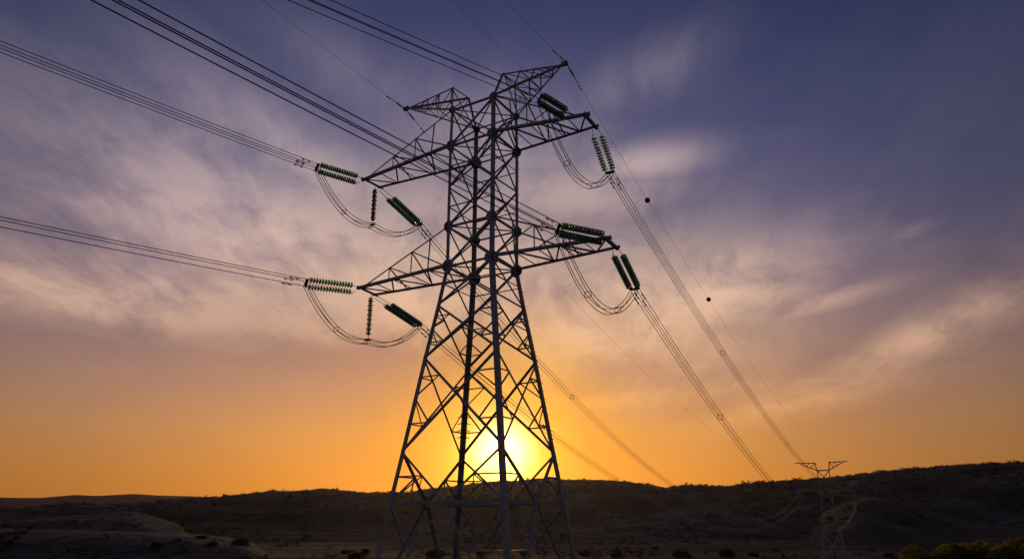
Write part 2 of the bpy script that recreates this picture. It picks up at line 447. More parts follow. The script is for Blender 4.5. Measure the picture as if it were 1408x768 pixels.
azs = np.concatenate([np.arange(-180, -50, 5.0), np.arange(-50, 50, .22), np.arange(50, 180, 5.0)])
rs = np.concatenate([[.3], np.geomspace(3, 260, 60), np.geomspace(268, 2700, 215), np.geomspace(3000, 50000, 14)])
tag(sheet('ground', azs, rs, terrain, True), 'dark scrubby valley floor and the hills rising from it', 'ground', kind='structure')
tag(sheet('distant_hills', np.arange(-60, -12, .2), np.geomspace(3800, 7400, 60), far_terrain, False), 'low pale mauve hills far off at the left', 'hills', kind='structure')


def gz(x, y):
    z, p = terrain(np.array([math.degrees(math.atan2(x, y))]), np.array([math.hypot(x, y)]))
    return float(z[0])


# ------------------------------------------------------------------ lattice towers
class Frame:
    def __init__(s, cx, cy, yaw, base):
        s.c = Vector((cx, cy, 0)); s.yaw = yaw; s.base = base
        s.ax = Vector((math.cos(yaw), -math.sin(yaw), 0)); s.ay = Vector((math.sin(yaw), math.cos(yaw), 0))
        s.mat = Matrix.Translation((cx, cy, base)) @ Matrix.Rotation(-yaw, 4, 'Z')

    def L(s, a, b, z): return Vector((a, b, z - s.base))       # local
    def W(s, a, b, z): return s.c + s.ax * a + s.ay * b + Vector((0, 0, z))


SG = {'A': (-1, -1), 'B': (-1, 1), 'C': (1, -1), 'D': (1, 1)}
FACES = [('A', 'C', (0, 1, 0)), ('C', 'D', (-1, 0, 0)), ('D', 'B', (0, -1, 0)), ('B', 'A', (1, 0, 0))]
Z = Vector((0, 0, 1))


def build_tower(F, levels, a0, plates, arms, peaks, cfg, detail=True, steel=None):
    """levels: (z, half width across, half width along) from the ground up; a0: sideways shift"""
    steel = steel or M_STEEL
    root = empty('transmission_tower', mat=F.mat)

    def C(k, i):
        z, wa, wb = levels[i]
        return F.L(a0 + SG[k][0] * wa, SG[k][1] * wb, z)

    def Cz(k, zq):
        zs = [l[0] for l in levels]
        wa = np.interp(zq, zs, [l[1] for l in levels]); wb = np.interp(zq, zs, [l[2] for l in levels])
        return F.L(a0 + SG[k][0] * wa, SG[k][1] * wb, zq)

    n = len(levels)
    # legs
    for k in 'ABCD':
        bm = bmesh.new(); sa, sb = SG[k]
        for i in range(n - 1):
            s = cfg['leg'] * (1.0 if i < 5 else .86 if i < 6 else .76)
            ell(bm, C(k, i), C(k, i + 1), s, (-sa, 0, 0), (0, -sb, 0))
        leg = link('leg', bm, steel, root)
        if detail:
            for i, r in plates:
                bm = bmesh.new(); p = C(k, i)
                octa(bm, p + Vector((-sa * r * .35, -sb * .012 - sb * -.03, 0)), (1, 0, 0), Z, r, .03)
                octa(bm, p + Vector((sa * .018, -sb * r * .35, 0)), (0, 1, 0), Z, r, .03)
                link('gusset_plate', bm, M_PLATE, leg)
            bm = bmesh.new()
            p = C(k, 0)
            prism(bm, [(.55 * math.cos(q * math.pi / 6), .55 * math.sin(q * math.pi / 6)) for q in range(12)], p - Z * 1.2, p + Z * .35, Vector((1, 0, 0)), Vector((0, 1, 0)))
            link('footing', bm, M_CONC, leg)
            if k in 'CD':
                bm = bmesh.new()
                tube(bm, [(0, 0, 0), (.2, 0, 0)], .016, 5)
                sb0 = link('step_bolt', bm, steel, leg)
                zz = np.arange(levels[1][0] + 1, levels[-1][0] - .5, .62)
                for q, zq in enumerate(zz):
                    o = sb0 if q == 0 else sb0.copy()
                    if q: COL.objects.link(o); o.parent = leg
                    o.location = Cz(k, zq) + Vector((0, -.02 * sb, 0)); o.rotation_euler = (0, 0, (0 if sa > 0 else math.pi) if q % 2 else math.pi / 2 * sb)
    # lattice of the four faces
    for fi, (p, q, inn) in enumerate(FACES):
        mains, ties = [], {}
        face = empty('lattice_face'); face.parent = root

        def tie(m, *a):
            ties.setdefault(m, []).append(a)
        inn = Vector(inn)

        def mid(i): return (C(p, i) + C(q, i)) / 2
        for i in range(n - 1):
            kind = cfg['panels'][i]; sz = cfg['br'] * (1 if i < 4 else .85)
            lo, hi = i, i + 1
            if kind == 'X':
                mains += [(C(p, lo), C(q, hi), sz, .02), (C(q, lo), C(p, hi), sz, .02 + sz * .5)]
                if cfg['redundant'][i]:
                    for a, b in ((p, q), (q, p)):
                        mi = len(mains) - (2 if a == p else 1); mo = len(mains) - (1 if a == p else 2)
                        w0 = (C(a, lo) - C(b, lo)).length; w1 = (C(a, hi) - C(b, hi)).length
                        tx = w0 / (w0 + w1)
                        X = C(a, lo).lerp(C(b, hi), tx); zx = X.z
                        lm = C(a, lo).lerp(C(a, hi), (zx - C(a, lo).z) / (C(a, hi).z - C(a, lo).z))
                        if cfg['redundant'][i] == 2:
                            d1 = C(a, lo).lerp(X, .5); l1 = C(a, lo).lerp(C(a, hi), (d1.z - C(a, lo).z) / (C(a, hi).z - C(a, lo).z))
                            d2 = C(a, hi).lerp(X, .5); l2 = C(a, lo).lerp(C(a, hi), (d2.z - C(a, lo).z) / (C(a, hi).z - C(a, lo).z))
                            for u, v, w in ((d1, l1, mi), (d2, l2, mo), (d1, lm, mi), (d2, lm, mo)):
                                tie(w, u, v, sz * .6, inn, .03)
                        else:
                            tie(mi, lm, X, sz * .6, inn, .03)
            elif kind == 'V':     # from the upper corners down to the middle of the belt
                m = mid(lo)
                for a in (p, q):
                    mains.append((C(a, hi), m, sz * 1.05, .02))
                    d1 = C(a, hi).lerp(m, .5); l1 = C(a, lo).lerp(C(a, hi), .5)
                    tie(len(mains) - 1, d1, l1, sz * .62, inn, .03); tie(len(mains) - 1, d1, C(a, lo), sz * .62, inn, .06)
                    tie(len(mains) - 1, d1, d1 * .5 + (C(a, lo) + m) * .25 - Z * 0.0, sz * .5, inn, .05)
            elif kind == 'K':     # from the middle of the belt down to the feet
                m = mid(hi)
                for a in (p, q):
                    mains.append((m, C(a, lo), sz * 1.1, .02))
                    for t in (.36, .68):
                        d1 = m.lerp(C(a, lo), t); l1 = C(a, hi).lerp(C(a, lo), t)
                        tie(len(mains) - 1, d1, l1, sz * .62, inn, .03)
                    tie(len(mains) - 1, m.lerp(C(a, lo), .36), C(a, hi), sz * .66, inn, .06)
                    tie(len(mains) - 1, m.lerp(C(a, lo), .68), C(a, hi).lerp(C(a, lo), .36), sz * .62, inn, .06)
        for i in cfg['rings']:
            mains.append((C(p, i), C(q, i), cfg['br'] * (1.15 if i < 3 else .95), .05))
        if detail:
            for mi, (u, v, s, off) in enumerate(mains):
                bm = bmesh.new(); brace(bm, u, v, s, inn, off)
                for a in ties.get(mi, []): brace(bm, *a)
                link('brace', bm, steel, face)
        else:
            bm = bmesh.new()
            for mi, (u, v, s, off) in enumerate(mains):
                brace(bm, u, v, s, inn, off)
                for a in ties.get(mi, []): brace(bm, *a)
            link('bracing', bm, steel, face)
    # horizontal frames inside the body
    for i in cfg['diaphragm']:
        bm = bmesh.new(); s = cfg['br'] * .7
        brace(bm, C('A', i) + Z * .06, C('D', i) + Z * .06, s, (0, 0, -1)); brace(bm, C('B', i) - Z * .06, C('C', i) - Z * .06, s, (0, 0, -1))
        if i < 3:
            ms = [(C('A', i) + C('C', i)) / 2, (C('C', i) + C('D', i)) / 2, (C('D', i) + C('B', i)) / 2, (C('B', i) + C('A', i)) / 2]
            for u, v in zip(ms, ms[1:] + ms[:1]): brace(bm, u, v, s, (0, 0, -1), .12)
        link('diaphragm', bm, steel, root)
    # cross-arms
    for sgn, ib, it, tf, tb, backtop in arms:
        kf, kb = ('C', 'D') if sgn > 0 else ('A', 'B')
        cf, cb, uf, ub = C(kf, ib), C(kb, ib), C(kf, it), C(kb, it)
        tf, tb = F.L(*tf), F.L(*tb)
        bm = bmesh.new(); ch = cfg['chord']
        out = Vector((sgn, 0, 0))
        ell(bm, cf, tf + (tf - cf).normalized() * .35, ch, (0, 1, 0), Z); ell(bm, cb, tb + (tb - cb).normalized() * .2, ch, (0, -1, 0), Z)
        cbm = (tb - tf).normalized()
        ell(bm, tf - cbm * .3 - Z * .02, tb + cbm * .3 - Z * .02, ch * .95, out * -1, Z)
        tp = tf + (cf - tf).normalized() * .9 + Z * .25
        ell(bm, uf, tp, ch * .55, (0, 1, 0), (0, 0, -1))
        ell(bm, tp, tf, ch * .55, (0, 1, 0), (0, 0, -1))
        if backtop:
            ell(bm, ub, tb.lerp(cb, .3) + Z * .12, ch * .5, (0, -1, 0), (0, 0, -1))
        arm = link('crossarm', bm, steel, root)
        lac = bmesh.new(); s = cfg['br'] * .72
        nb = 5
        fr = [tf.lerp(cf, i / nb) for i in range(nb + 1)]; bk = [tb.lerp(cb, i / nb) for i in range(nb + 1)]
        for i in range(nb):
            u, v = (fr[i], bk[i + 1]) if i % 2 == 0 else (bk[i], fr[i + 1])
            brace(lac, u, v, s, Z, .04)
            if i: brace(lac, fr[i], bk[i], s * .8, Z, .07)
        t1, t2 = tp.lerp(uf, .30), tp.lerp(uf, .58)
        for t_ in (t1, t2):
            w = (t_.x - tf.x) / (cf.x - tf.x)
            pf, pb = tf.lerp(cf, w), tb.lerp(cb, w)
            brace(lac, t_, pf, s * .9, (0, 1, 0)); brace(lac, t_, pb, s * .75, out)
        w2 = (t2.x - tf.x) / (cf.x - tf.x)
        brace(lac, t1, tf.lerp(cf, w2), s * .85, (0, 1, 0)); brace(lac, t2, cf, s * .9, (0, 1, 0), .03); brace(lac, tf.lerp(cf, .8), uf.lerp(tp, .2), s * .7, (0, 1, 0), .02)
        link('lacing', lac, steel, arm)
    # earth-wire peaks
    top = n - 1
    for sgn, p1, p2, tip in peaks:
        kf, kb = ('C', 'D') if sgn > 0 else ('A', 'B'); of, ob = ('A', 'B') if sgn > 0 else ('C', 'D')
        cf, cb = C(kf, top), C(kb, top); p1, p2, tip = F.L(*p1), F.L(*p2), F.L(*tip)
        inf, inb = cf.lerp(C(of, top), .32), cb.lerp(C(ob, top), .32)
        bm = bmesh.new(); ch = cfg['chord'] * .62; out = Vector((sgn, 0, 0))
        for u, v, e in ((cf, tip, (0, 1, 0)), (cb, tip, (0, -1, 0)), (p1, tip, (0, 1, 0)), (p2, tip, (0, -1, 0)), (cf, p1, (0, 1, 0)), (cb, p2, (0, -1, 0))):
            ell(bm, u, v, ch, e, out * -.4 + Z * (-.6 if u in (p1, p2) else .6))
        box(bm, tip + out * .05, (1, 0, 0), (0, 1, 0), (0, 0, 1), .55, .28, .34)
        pk = link('earth_wire_arm', bm, steel, root)
        lac = bmesh.new(); s = cfg['br'] * .6
        brace(lac, p1, p2, s * 1.1, Z); brace(lac, cf, p2, s, out); brace(lac, cb, p1, s, out, .05)
        for u, v in ((cf, p1), (cb, p2)):
            for i, t in enumerate((.28, .52, .76)):
                brace(lac, u.lerp(tip, t), v.lerp(tip, t), s * .9, (0, 1, 0))
                t0 = (0, .28, .52)[i]
                brace(lac, v.lerp(tip, t0), u.lerp(tip, t), s * .9, (0, 1, 0), .04)
        for t0, t1 in ((0, .28), (.28, .52), (.52, .76)):
            brace(lac, cf.lerp(tip, t0), cb.lerp(tip, t1), s * .8, Z); brace(lac, p1.lerp(tip, t0), p2.lerp(tip, t1), s * .8, Z)
            brace(lac, cf.lerp(tip, t1), cb.lerp(tip, t1), s * .8, Z, .04)
        link('lacing', lac, steel, pk)
    return root


BASE = gz(-2.43, 55) - .25
FN = Frame(-2.4287, 55.0, R(30.995), BASE)
AS = .8846
lv = [(BASE + .3, 6.17), (1.19, 4.95), (4.83, 4.40), (11.91, 3.38), (16.21, 2.71), (19.54, 2.25), (23.02, 2.26), (26.6, 2.26), (30.55, 2.27), (34.10, 2.22)]
lv = [(z, w, w * AS) for z, w in lv]
near = build_tower(
    FN, lv, 0, [(5, .58), (6, .50), (8, .52), (9, .36)],
    [(-1, 8, 9, (-13.06, -.9, 30.55), (-12.9, 1.28, 30.55), False), (1, 8, 9, (9.95, -.42, 30.55), (9.9, 1.77, 30.55), True),
     (-1, 5, 6, (-12.35, -1.2, 19.54), (-12.6, 1.24, 19.54), False), (1, 5, 6, (11.38, -.7, 19.54), (11.3, 1.54, 19.54), True)],
    [(-1, (-2.5, -1.5, 36.75), (-2.4, .85, 36.95), (-9.0, 0, 37.5)), (1, (2.7, -1.28, 36.5), (2.75, .77, 36.5), (7.95, 0, 36.32))],
    dict(leg=.36, br=.165, chord=.24, panels=['K', 'V', 'X', 'X', 'X', 'X', 'X', 'X', 'X'], redundant=[0, 0, 2, 2, 1, 0, 1, 1, 0], rings=[1, 5, 6, 8, 9], diaphragm=[1, 5, 6, 8, 9]))
tag(near, 'tall near lattice pylon with two tiers of long crossarms in front of the low sun', 'power pylon')
# spiked anti-climbing collar low on the rear leg
bm = bmesh.new()
for q in range(4):
    zq = 6.55 + q * .55
    w = np.interp(zq, [l[0] for l in lv], [l[1] for l in lv])
    c = FN.L(-w + .12, w * AS - .12, zq)
    for k in range(14):
        a = 2 * math.pi * k / 14 + q * .2
        tube(bm, [c + Vector((math.cos(a) * .2, math.sin(a) * .2, 0)), c + Vector((math.cos(a) * .55, math.sin(a) * .55, -.12))], .016, 4)
    tube(bm, [c + Vector((math.cos(a) * .27, math.sin(a) * .27, 0)) for a in np.linspace(0, 2 * math.pi, 13)], .025, 5)
link('climbing_guard', bm, M_FIT, near)

FAZ, FR = R(22.75), 289.0
FX, FY = FR * math.sin(FAZ), FR * math.cos(FAZ)
FBASE = gz(FX, FY) - .3
FF = Frame(FX, FY, FAZ, FBASE)
lf = [(FBASE + .3, 4.45), (-8.6, 3.62), (-3.6, 2.95), (.4, 2.5), (3.8, 2.2), (6.9, 2.02), (9.8, 1.95), (12.6, 1.95), (17.1, 2.1)]
lf = [(z, w, w * .9) for z, w in lf]
far = build_tower(
    FF, lf, .9, [], [(-1, 6, 7, (-8.3, -.9, 9.85), (-8.3, .9, 9.85), True), (1, 6, 7, (10.1, -.9, 9.85), (10.1, .9, 9.85), True)],
    [(-1, (-1.45, -1, 19.75), (-1.45, 1, 19.75), (-7.8, 0, 19.95)), (1, (3.25, -1, 19.9), (3.25, 1, 19.9), (8.85, 0, 20.1))],
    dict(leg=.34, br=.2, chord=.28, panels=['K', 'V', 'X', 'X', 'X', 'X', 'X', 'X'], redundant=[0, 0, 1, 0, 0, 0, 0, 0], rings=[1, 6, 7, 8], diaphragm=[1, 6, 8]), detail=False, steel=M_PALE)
tag(far, 'small distant lattice pylon with one crossarm and two horn-like peaks below the right hill', 'power pylon')


# ------------------------------------------------------------------ insulators
PITCH = .26


def disc_mesh(mat=None, n=16):
    bm = bmesh.new()
    lathe(bm, [(-.125, .045), (-.085, .06), (-.08, .19), (-.035, .258), (.01, .262), (.035, .19), (.05, .06), (.125, .045)], n)
    me = bpy.data.meshes.new('glass_disc'); bmesh.ops.recalc_face_normals(bm, faces=bm.faces[:]); bm.to_mesh(me); bm.free()
    for f in me.polygons: f.use_smooth = True
    me.materials.append(mat)
    return me


DISC, DISC_DARK = disc_mesh(M_GLASS), disc_mesh(M_PORC)


def axes(d, flat=None):
    d = d.normalized()
    y = flat.normalized() if flat is not None else Z.cross(d)
    y = (y - d * y.dot(d)).normalized()
    return d, y, d.cross(y)


def string_pair(p, end, nd, label, group, side=None, sep=.68, ring=True, detail=True):
    """two parallel strings of glass discs from the arm p to the yoke at end"""
    p, end = Vector(p), Vector(end); d, y, z = axes(end - p, side)
    L = (end - p).length
    mw = Matrix((d, y, z)).transposed().to_4x4(); mw.translation = p
    root = tag(empty('insulator_string_pair', mat=mw), label, 'insulators', group)
    sl_ = nd * PITCH; x0 = L - .28 - sl_
    for s in (-1, 1):
        yy = s * sep / 2
        bm = bmesh.new()
        tube(bm, [(.0, yy * .72, 0), (x0 - .05, yy, 0), (L - .28, yy, 0), (L - .12, yy * .9, 0)], .026, 6)
        st = link('insulator_string', bm, M_FIT, root)
        if detail:
            for k in range(nd):
                o = bpy.data.objects.new('glass_disc', DISC); COL.objects.link(o); o.parent = st
                o.location = (x0 + PITCH / 2 + k * PITCH, yy, 0)
        else:
            bm = bmesh.new()
            for k in range(0, nd):
                m0 = len(bm.verts)
                bm.from_mesh(DISC); bm.verts.ensure_lookup_table()
                for v in bm.verts[m0:]: v.co += Vector((x0 + PITCH / 2 + k * PITCH, yy, 0))
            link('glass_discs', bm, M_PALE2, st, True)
    bm = bmesh.new()
    prism(bm, [(L - .2, -sep / 2 - .08), (L - .06, -sep / 2 - .1), (L + .06, -sep * .45), (L + .06, sep * .45), (L - .06, sep / 2 + .1), (L - .2, sep / 2 + .08)], Vector((0, 0, -.012)), Vector((0, 0, .012)), Vector((1, 0, 0)), Vector((0, 1, 0)))
    for s in (-1, 1): tube(bm, [(L + .02, s * .25, .27), (L - .04, s * .25, 0), (L + .02, s * .25, -.25)], .022, 5)
    link('yoke_plate', bm, M_FIT, root)
    if ring:
        bm = bmesh.new()
        c = Vector((L - .5, sep / 2, .32))
        tube(bm, [Vector((L - .15, sep / 2, .02))] + [c + Vector((math.cos(a) * .27, 0, math.sin(a) * .27)) for a in np.linspace(-1.0, 5.0, 14)], .026, 5)
        link('arcing_horn', bm, M_FIT, root)
        bm = bmesh.new()
        c = Vector((x0 + .02, -sep / 2 - .1, -.05))
        tube(bm, [c + Vector((math.cos(a) * .2, 0, math.sin(a) * .2)) for a in np.linspace(0, 5.6, 12)], .022, 5)
        link('arcing_horn', bm, M_FIT, root)
    return root


NG, FG = 'insulators on the side towards the viewer', 'insulators on the far side of the arms'
TIP = {'LU': [(-13.3, -1.0, 30.5), (-12.9, 1.45, 30.45)], 'LL': [(-12.6, -1.3, 19.5), (-12.6, 1.4, 19.45)],
       'RU': [(8.7, -.62, 30.65), (9.75, 1.75, 30.45)], 'RL': [(11.1, -.9, 19.6), (11.1, 1.55, 19.45)]}
NEAR_END = {'LU': (-14.49, -5.52, 30.2), 'LL': (-14.51, -5.46, 19.2), 'RU': (8.2, -4.88, 30.2), 'RL': (9.35, -4.7, 19.3)}
FAR_END = {}


def ray(u, v):
    """view direction of a place in the photograph, used to lay out the far ends of the strings"""
    x, zc = (u - 704) / 978.436, -(v - 384) / 978.436
    c, s = math.cos(R(18.67)), math.sin(R(18.67))
    return Vector((x, c - zc * s, s + zc * c))


ARMEND = {'LU': FF.W(-8.6, -3.9, 8.2), 'LL': FF.W(-7.6, -4.3, 6.5), 'RU': FF.W(8.9, -4.0, 8.3), 'RL': FF.W(10.3, -4.2, 6.2)}
FEND = {'LU': (577, 310), 'LL': (577, 448), 'RU': (839, 238), 'RL': (873, 398)}
WORDS = {'LU': 'left end of the upper crossarm', 'LL': 'left end of the lower crossarm', 'RU': 'right end of the upper crossarm', 'RL': 'right end of the lower crossarm'}
for k in TIP:
    tn, tf = FN.W(*TIP[k][0]), FN.W(*TIP[k][1])
    ne = FN.W(*NEAR_END[k])
    string_pair(tn, ne, 15 if k != 'RU' else 12, 'near-side twin green glass insulators, nearly level, at the ' + WORDS[k], NG, side=(ne - tn).cross(Z).normalized() * -.75 + Z, sep=.62)
    h = ARMEND[k] - tf; h.z = 0; nrm = h.cross(Z); d = ray(*FEND[k]); fe = d * (tf.dot(nrm) / d.dot(nrm))
    FAR_END[k] = fe; NEAR_END[k] = ne
    L = (fe - tf).length
    string_pair(tf, fe, min(18, int((L - .8) / PITCH)), 'far-side twin green glass insulators slanting down from the ' + WORDS[k], FG, side=FN.ax, sep=.7)
JB = {}
for k, top, drop in (('LU', (-13.05, .75, 30.5), 3.9), ('LL', (-12.62, .7, 19.5), 4.2)):
    t = FN.W(*top)
    mw = Matrix((-Z, FN.ax, (-Z).cross(FN.ax))).transposed().to_4x4(); mw.translation = t
    root = tag(empty('hanging_insulator_string', mat=mw), 'dark plumb insulator string hanging under the ' + WORDS[k], 'insulator', 'plumb jumper insulators')
    bm = bmesh.new(); tube(bm, [(0, 0, 0), (drop, 0, 0)], .03, 6); link('core_rod', bm, M_FIT, root)
    nd = int((drop - .55) / .22)
    for q in range(nd):
        o = bpy.data.objects.new('insulator_disc', DISC_DARK); COL.objects.link(o); o.parent = root; o.location = (.38 + q * .22, 0, 0)
        o.scale = (1, 1, 1) if q % 2 else (1, .8, .8)
    bm = bmesh.new(); tube(bm, [(drop - .05, 0, 0), (drop + .02, 0, 0)], .12, 8); box(bm, (drop + .06, 0, 0), (1, 0, 0), (0, 1, 0), (0, 0, 1), .1, .62, .12)
    link('clamp', bm, M_FIT, root)
    bm = bmesh.new(); tube(bm, [Vector((drop + .2 + .24 * math.cos(a), -.25 + .24 * math.sin(a), 0)) for a in np.linspace(0, 2 * math.pi, 15)], .026, 5); link('corona_ring', bm, M_FIT, root)
    JB[k] = t - Z * (drop + .12)


# ------------------------------------------------------------------ conductors
def sagline(p, q, sag, n=60):
    p, q = Vector(p), Vector(q)
    return [p.lerp(q, i / n) - Z * (4 * sag * (i / n) * (1 - i / n)) for i in range(n + 1)]


def lateral(p, q):
    return (Vector(q) - Vector(p)).cross(Z).normalized()


OFF4 = [(-.25, .25), (.25, .25), (-.25, -.25), (.25, -.25)]


def bundle(line, label, group, r, spacers, dampers=(), offs=OFF4, mat=None):
    root = tag(empty('conductor_bundle', line[0]), label, 'power line', group)
    lat = lateral(line[0], line[-1]); o0 = line[0]
    for a, b in offs:
        bm = bmesh.new(); tube(bm, [p - o0 + lat * a + Z * b for p in line], r, 5); link('conductor', bm, mat or M_WIRE, root)
    dist = [0]
    for u, v in zip(line, line[1:]): dist.append(dist[-1] + (v - u).length)

    def at(s):
        for i in range(len(line) - 1):
            if dist[i + 1] >= s: return line[i].lerp(line[i + 1], (s - dist[i]) / (dist[i + 1] - dist[i])) - o0, (line[i + 1] - line[i]).normalized()
        return line[-1] - o0, (line[-1] - line[-2]).normalized()
    for s in spacers:
        bm = bmesh.new(); c, d = at(s)
        q = [c + lat * a + Z * b for a, b in (offs[0], offs[1], offs[3], offs[2])]
        for u, v in zip(q, q[1:] + q[:1]): tube(bm, [u, v], .026, 5)
        for u in q: tube(bm, [u - d * .12, u + d * .12], .045, 6)
        link('spacer', bm, M_FIT, root)
    for i, s in enumerate(dampers):
        a, b = offs[i % 4]; c, d = at(s); c = c + lat * a + Z * (b - .12)
        bm = bmesh.new(); tube(bm, [c - d * .32, c + d * .32], .014, 5); tube(bm, [c - d * .42, c - d * .2], .055, 7); tube(bm, [c + d * .2, c + d * .42], .055, 7); tube(bm, [c, c + Z * .15], .025, 5)
        link('vibration_damper', bm, M_FIT, root)
    return root


OUTW = {'LU': 'left upper', 'LL': 'left lower', 'RU': 'right upper', 'RL': 'right lower'}
EXIT = {'LU': (0, 64), 'LL': (0, 306), 'RU': (425, 0), 'RL': (158, 0)}
BAZ = R(-141)
VW = {'LU': 'rising to the left edge from the upper left crossarm', 'LL': 'running left almost level from the lower left crossarm',
      'RU': 'from the top edge to the right end of the upper crossarm', 'RL': 'from the top left to the right end of the lower crossarm'}
for k in TIP:
    p = NEAR_END[k]; d = ray(*EXIT[k])
    # walk along that direction until the run has the line's own bearing
    lo, hi = 5.0, 75.0
    want = BAZ
    best = min((abs(((math.atan2((d * t - p).x, (d * t - p).y) - want + math.pi) % (2 * math.pi)) - math.pi), t) for t in np.arange(6, 80, .1))
    e = d * best[1]; run = (e - p); Lh = math.hypot(run.x, run.y)
    u = Vector((run.x, run.y, 0)).normalized(); sl0 = run.z / Lh
    cv = 3.0e-4
    line = [p + u * s + Z * (sl0 * s - cv * s * (Lh - s)) for s in np.concatenate([np.linspace(0, 40, 25), np.linspace(48, 230, 20)])]
    bundle(line, 'four dark line cables ' + VW[k], 'cable bundles towards the viewer', {'RL': .033, 'RU': .025}.get(k, .029), [], [1.3, 1.5, 1.9, 1.7], [(a * 1.3, b * 1.2) for a, b in OFF4] if k[0] == 'R' else OFF4 if k == 'LU' else [(-.25, .3), (.25, .25), (-.05, -.28), (.05, -.25)], M_CABLE)
SAG = {'LU': 17.0, 'LL': 14.0, 'RU': 8.0, 'RL': 13.5}
AW = {'LU': 'from the upper left crossarm behind the tower to the distant pylon', 'LL': 'from the lower left crossarm behind the tower to the distant pylon',
      'RU': 'from the upper right crossarm down to the distant pylon', 'RL': 'from the lower right crossarm down to the distant pylon'}
for k in TIP:
    L = (ARMEND[k] - FAR_END[k]).length
    bundle(sagline(FAR_END[k], ARMEND[k], SAG[k], 90), 'four sagging cables ' + AW[k], 'cable bundles to the distant pylon', .026, [L * f for f in ((.17, .38, .62, .84) if k[1] == 'U' else (.12, .33, .55, .8))], [1.2, 1.4, 1.1, 1.5])
    tipf = {'LU': (-8.4, -.8, 9.8), 'LL': (-7.4, -.8, 9.75), 'RU': (9.4, -.8, 9.8), 'RL': (10.1, -.8, 9.75)}[k]
    string_pair(FF.W(*tipf), ARMEND[k] , 17, 'tiny insulator pair at the distant pylon ending the ' + OUTW[k] + ' cables', 'insulators on the distant pylon', detail=False, ring=False)


def loop(k, pts_sags, label):
    p0 = pts_sags[0][0]
    root = tag(empty('jumper_loop', p0), label, 'jumper cable', 'jumper loops under the crossarms')
    lat = FN.ax
    line = []
    for (a, s), (b, _) in zip(pts_sags, pts_sags[1:]):
        seg = sagline(a, b, s, 26); line += seg if not line else seg[1:]
    for a, b in ((-.25, .2), (.25, .2), (-.25, -.2), (.25, -.2)):
        bm = bmesh.new(); tube(bm, [p - p0 + lat * a + Z * b for p in line], 0.03, 5); link('conductor', bm, M_CABLE, root)
    n = len(line)
    for f in ((.25, .8) if len(pts_sags) == 3 else (.34, .72)):
        c = line[int(f * n)] - p0
        bm = bmesh.new(); q = [c + lat * a + Z * b for a, b in ((-.25, .2), (.25, .2), (.25, -.2), (-.25, -.2))]
        for u, v in zip(q, q[1:] + q[:1]): tube(bm, [u, v], .026, 5)
        link('spacer', bm, M_FIT, root)


for k in ('LU', 'LL'):
    loop(k, [(NEAR_END[k], 1.5), (JB[k], .95), (FAR_END[k], 0)], 'slack jumper cables looping below the ' + WORDS[k])
for k, s in (('RU', 3.6), ('RL', 3.6)):
    loop(k, [(NEAR_END[k], s), (FAR_END[k], 0)], 'deep loop of jumper cables below the ' + WORDS[k])

# loops on the distant pylon, from the cables round the arm end
for sx, a0, lab in ((-1, -7.9, 'left'), (1, 9.9, 'right')):
    p = FF.W(a0, -4.2, 7.0); q = FF.W(a0 + .3, 2.6, 8.6)
    root = tag(empty('jumper_loop', p), 'tiny slack jumper cables below the ' + lab + ' arm end of the distant pylon', 'jumper cable', 'jumper loops on the distant pylon')
    for off in (-.3, .3):
        bm = bmesh.new(); tube(bm, [x - p + FF.ax * off for x in sagline(p, q, 3.2, 20)], .024, 5); link('conductor', bm, M_WIRE, root)

# earth wires
PL, PR = FN.W(-9.15, 0, 37.45), FN.W(8.15, 0, 36.3)
EARTH = [('ew', PL, (360, 0), -156, FF.W(-7.9, 0, 19.9), 10.5, 'left', 'from the left peak'), ('ew', PR, (695, 0), -156, FF.W(8.9, 0, 20.0), 9.0, 'right', 'from the right peak')]


def run_back(p, ex, azd):
    d = ray(*ex)
    t = min((abs(((math.atan2((d * t - p).x, (d * t - p).y) - R(azd) + math.pi) % (2 * math.pi)) - math.pi), t) for t in np.arange(6, 58, .1))[1]
    run = d * t - p; Lh = math.hypot(run.x, run.y); u = Vector((run.x, run.y, 0)).normalized()
    return [p + u * s + Z * (run.z / Lh * s - 2.5e-4 * s * (Lh - s)) for s in np.concatenate([np.linspace(0, 30, 20), np.linspace(38, 200, 16)])]


def fittings(bm, p, d):
    """tension clamp, links and a damper near an earth-wire end"""
    tube(bm, [p, p + d * .5], .05, 6); tube(bm, [p + d * .6, p + d * 1.5], .075, 6); tube(bm, [p + d * 1.5, p + d * 2.4], .03, 5)
    c = p + d * 2.9 - Z * .1
    tube(bm, [c - d * .3, c - d * .12], .06, 6); tube(bm, [c + d * .12, c + d * .3], .06, 6); tube(bm, [c - d * .3, c + d * .3], .015, 5)


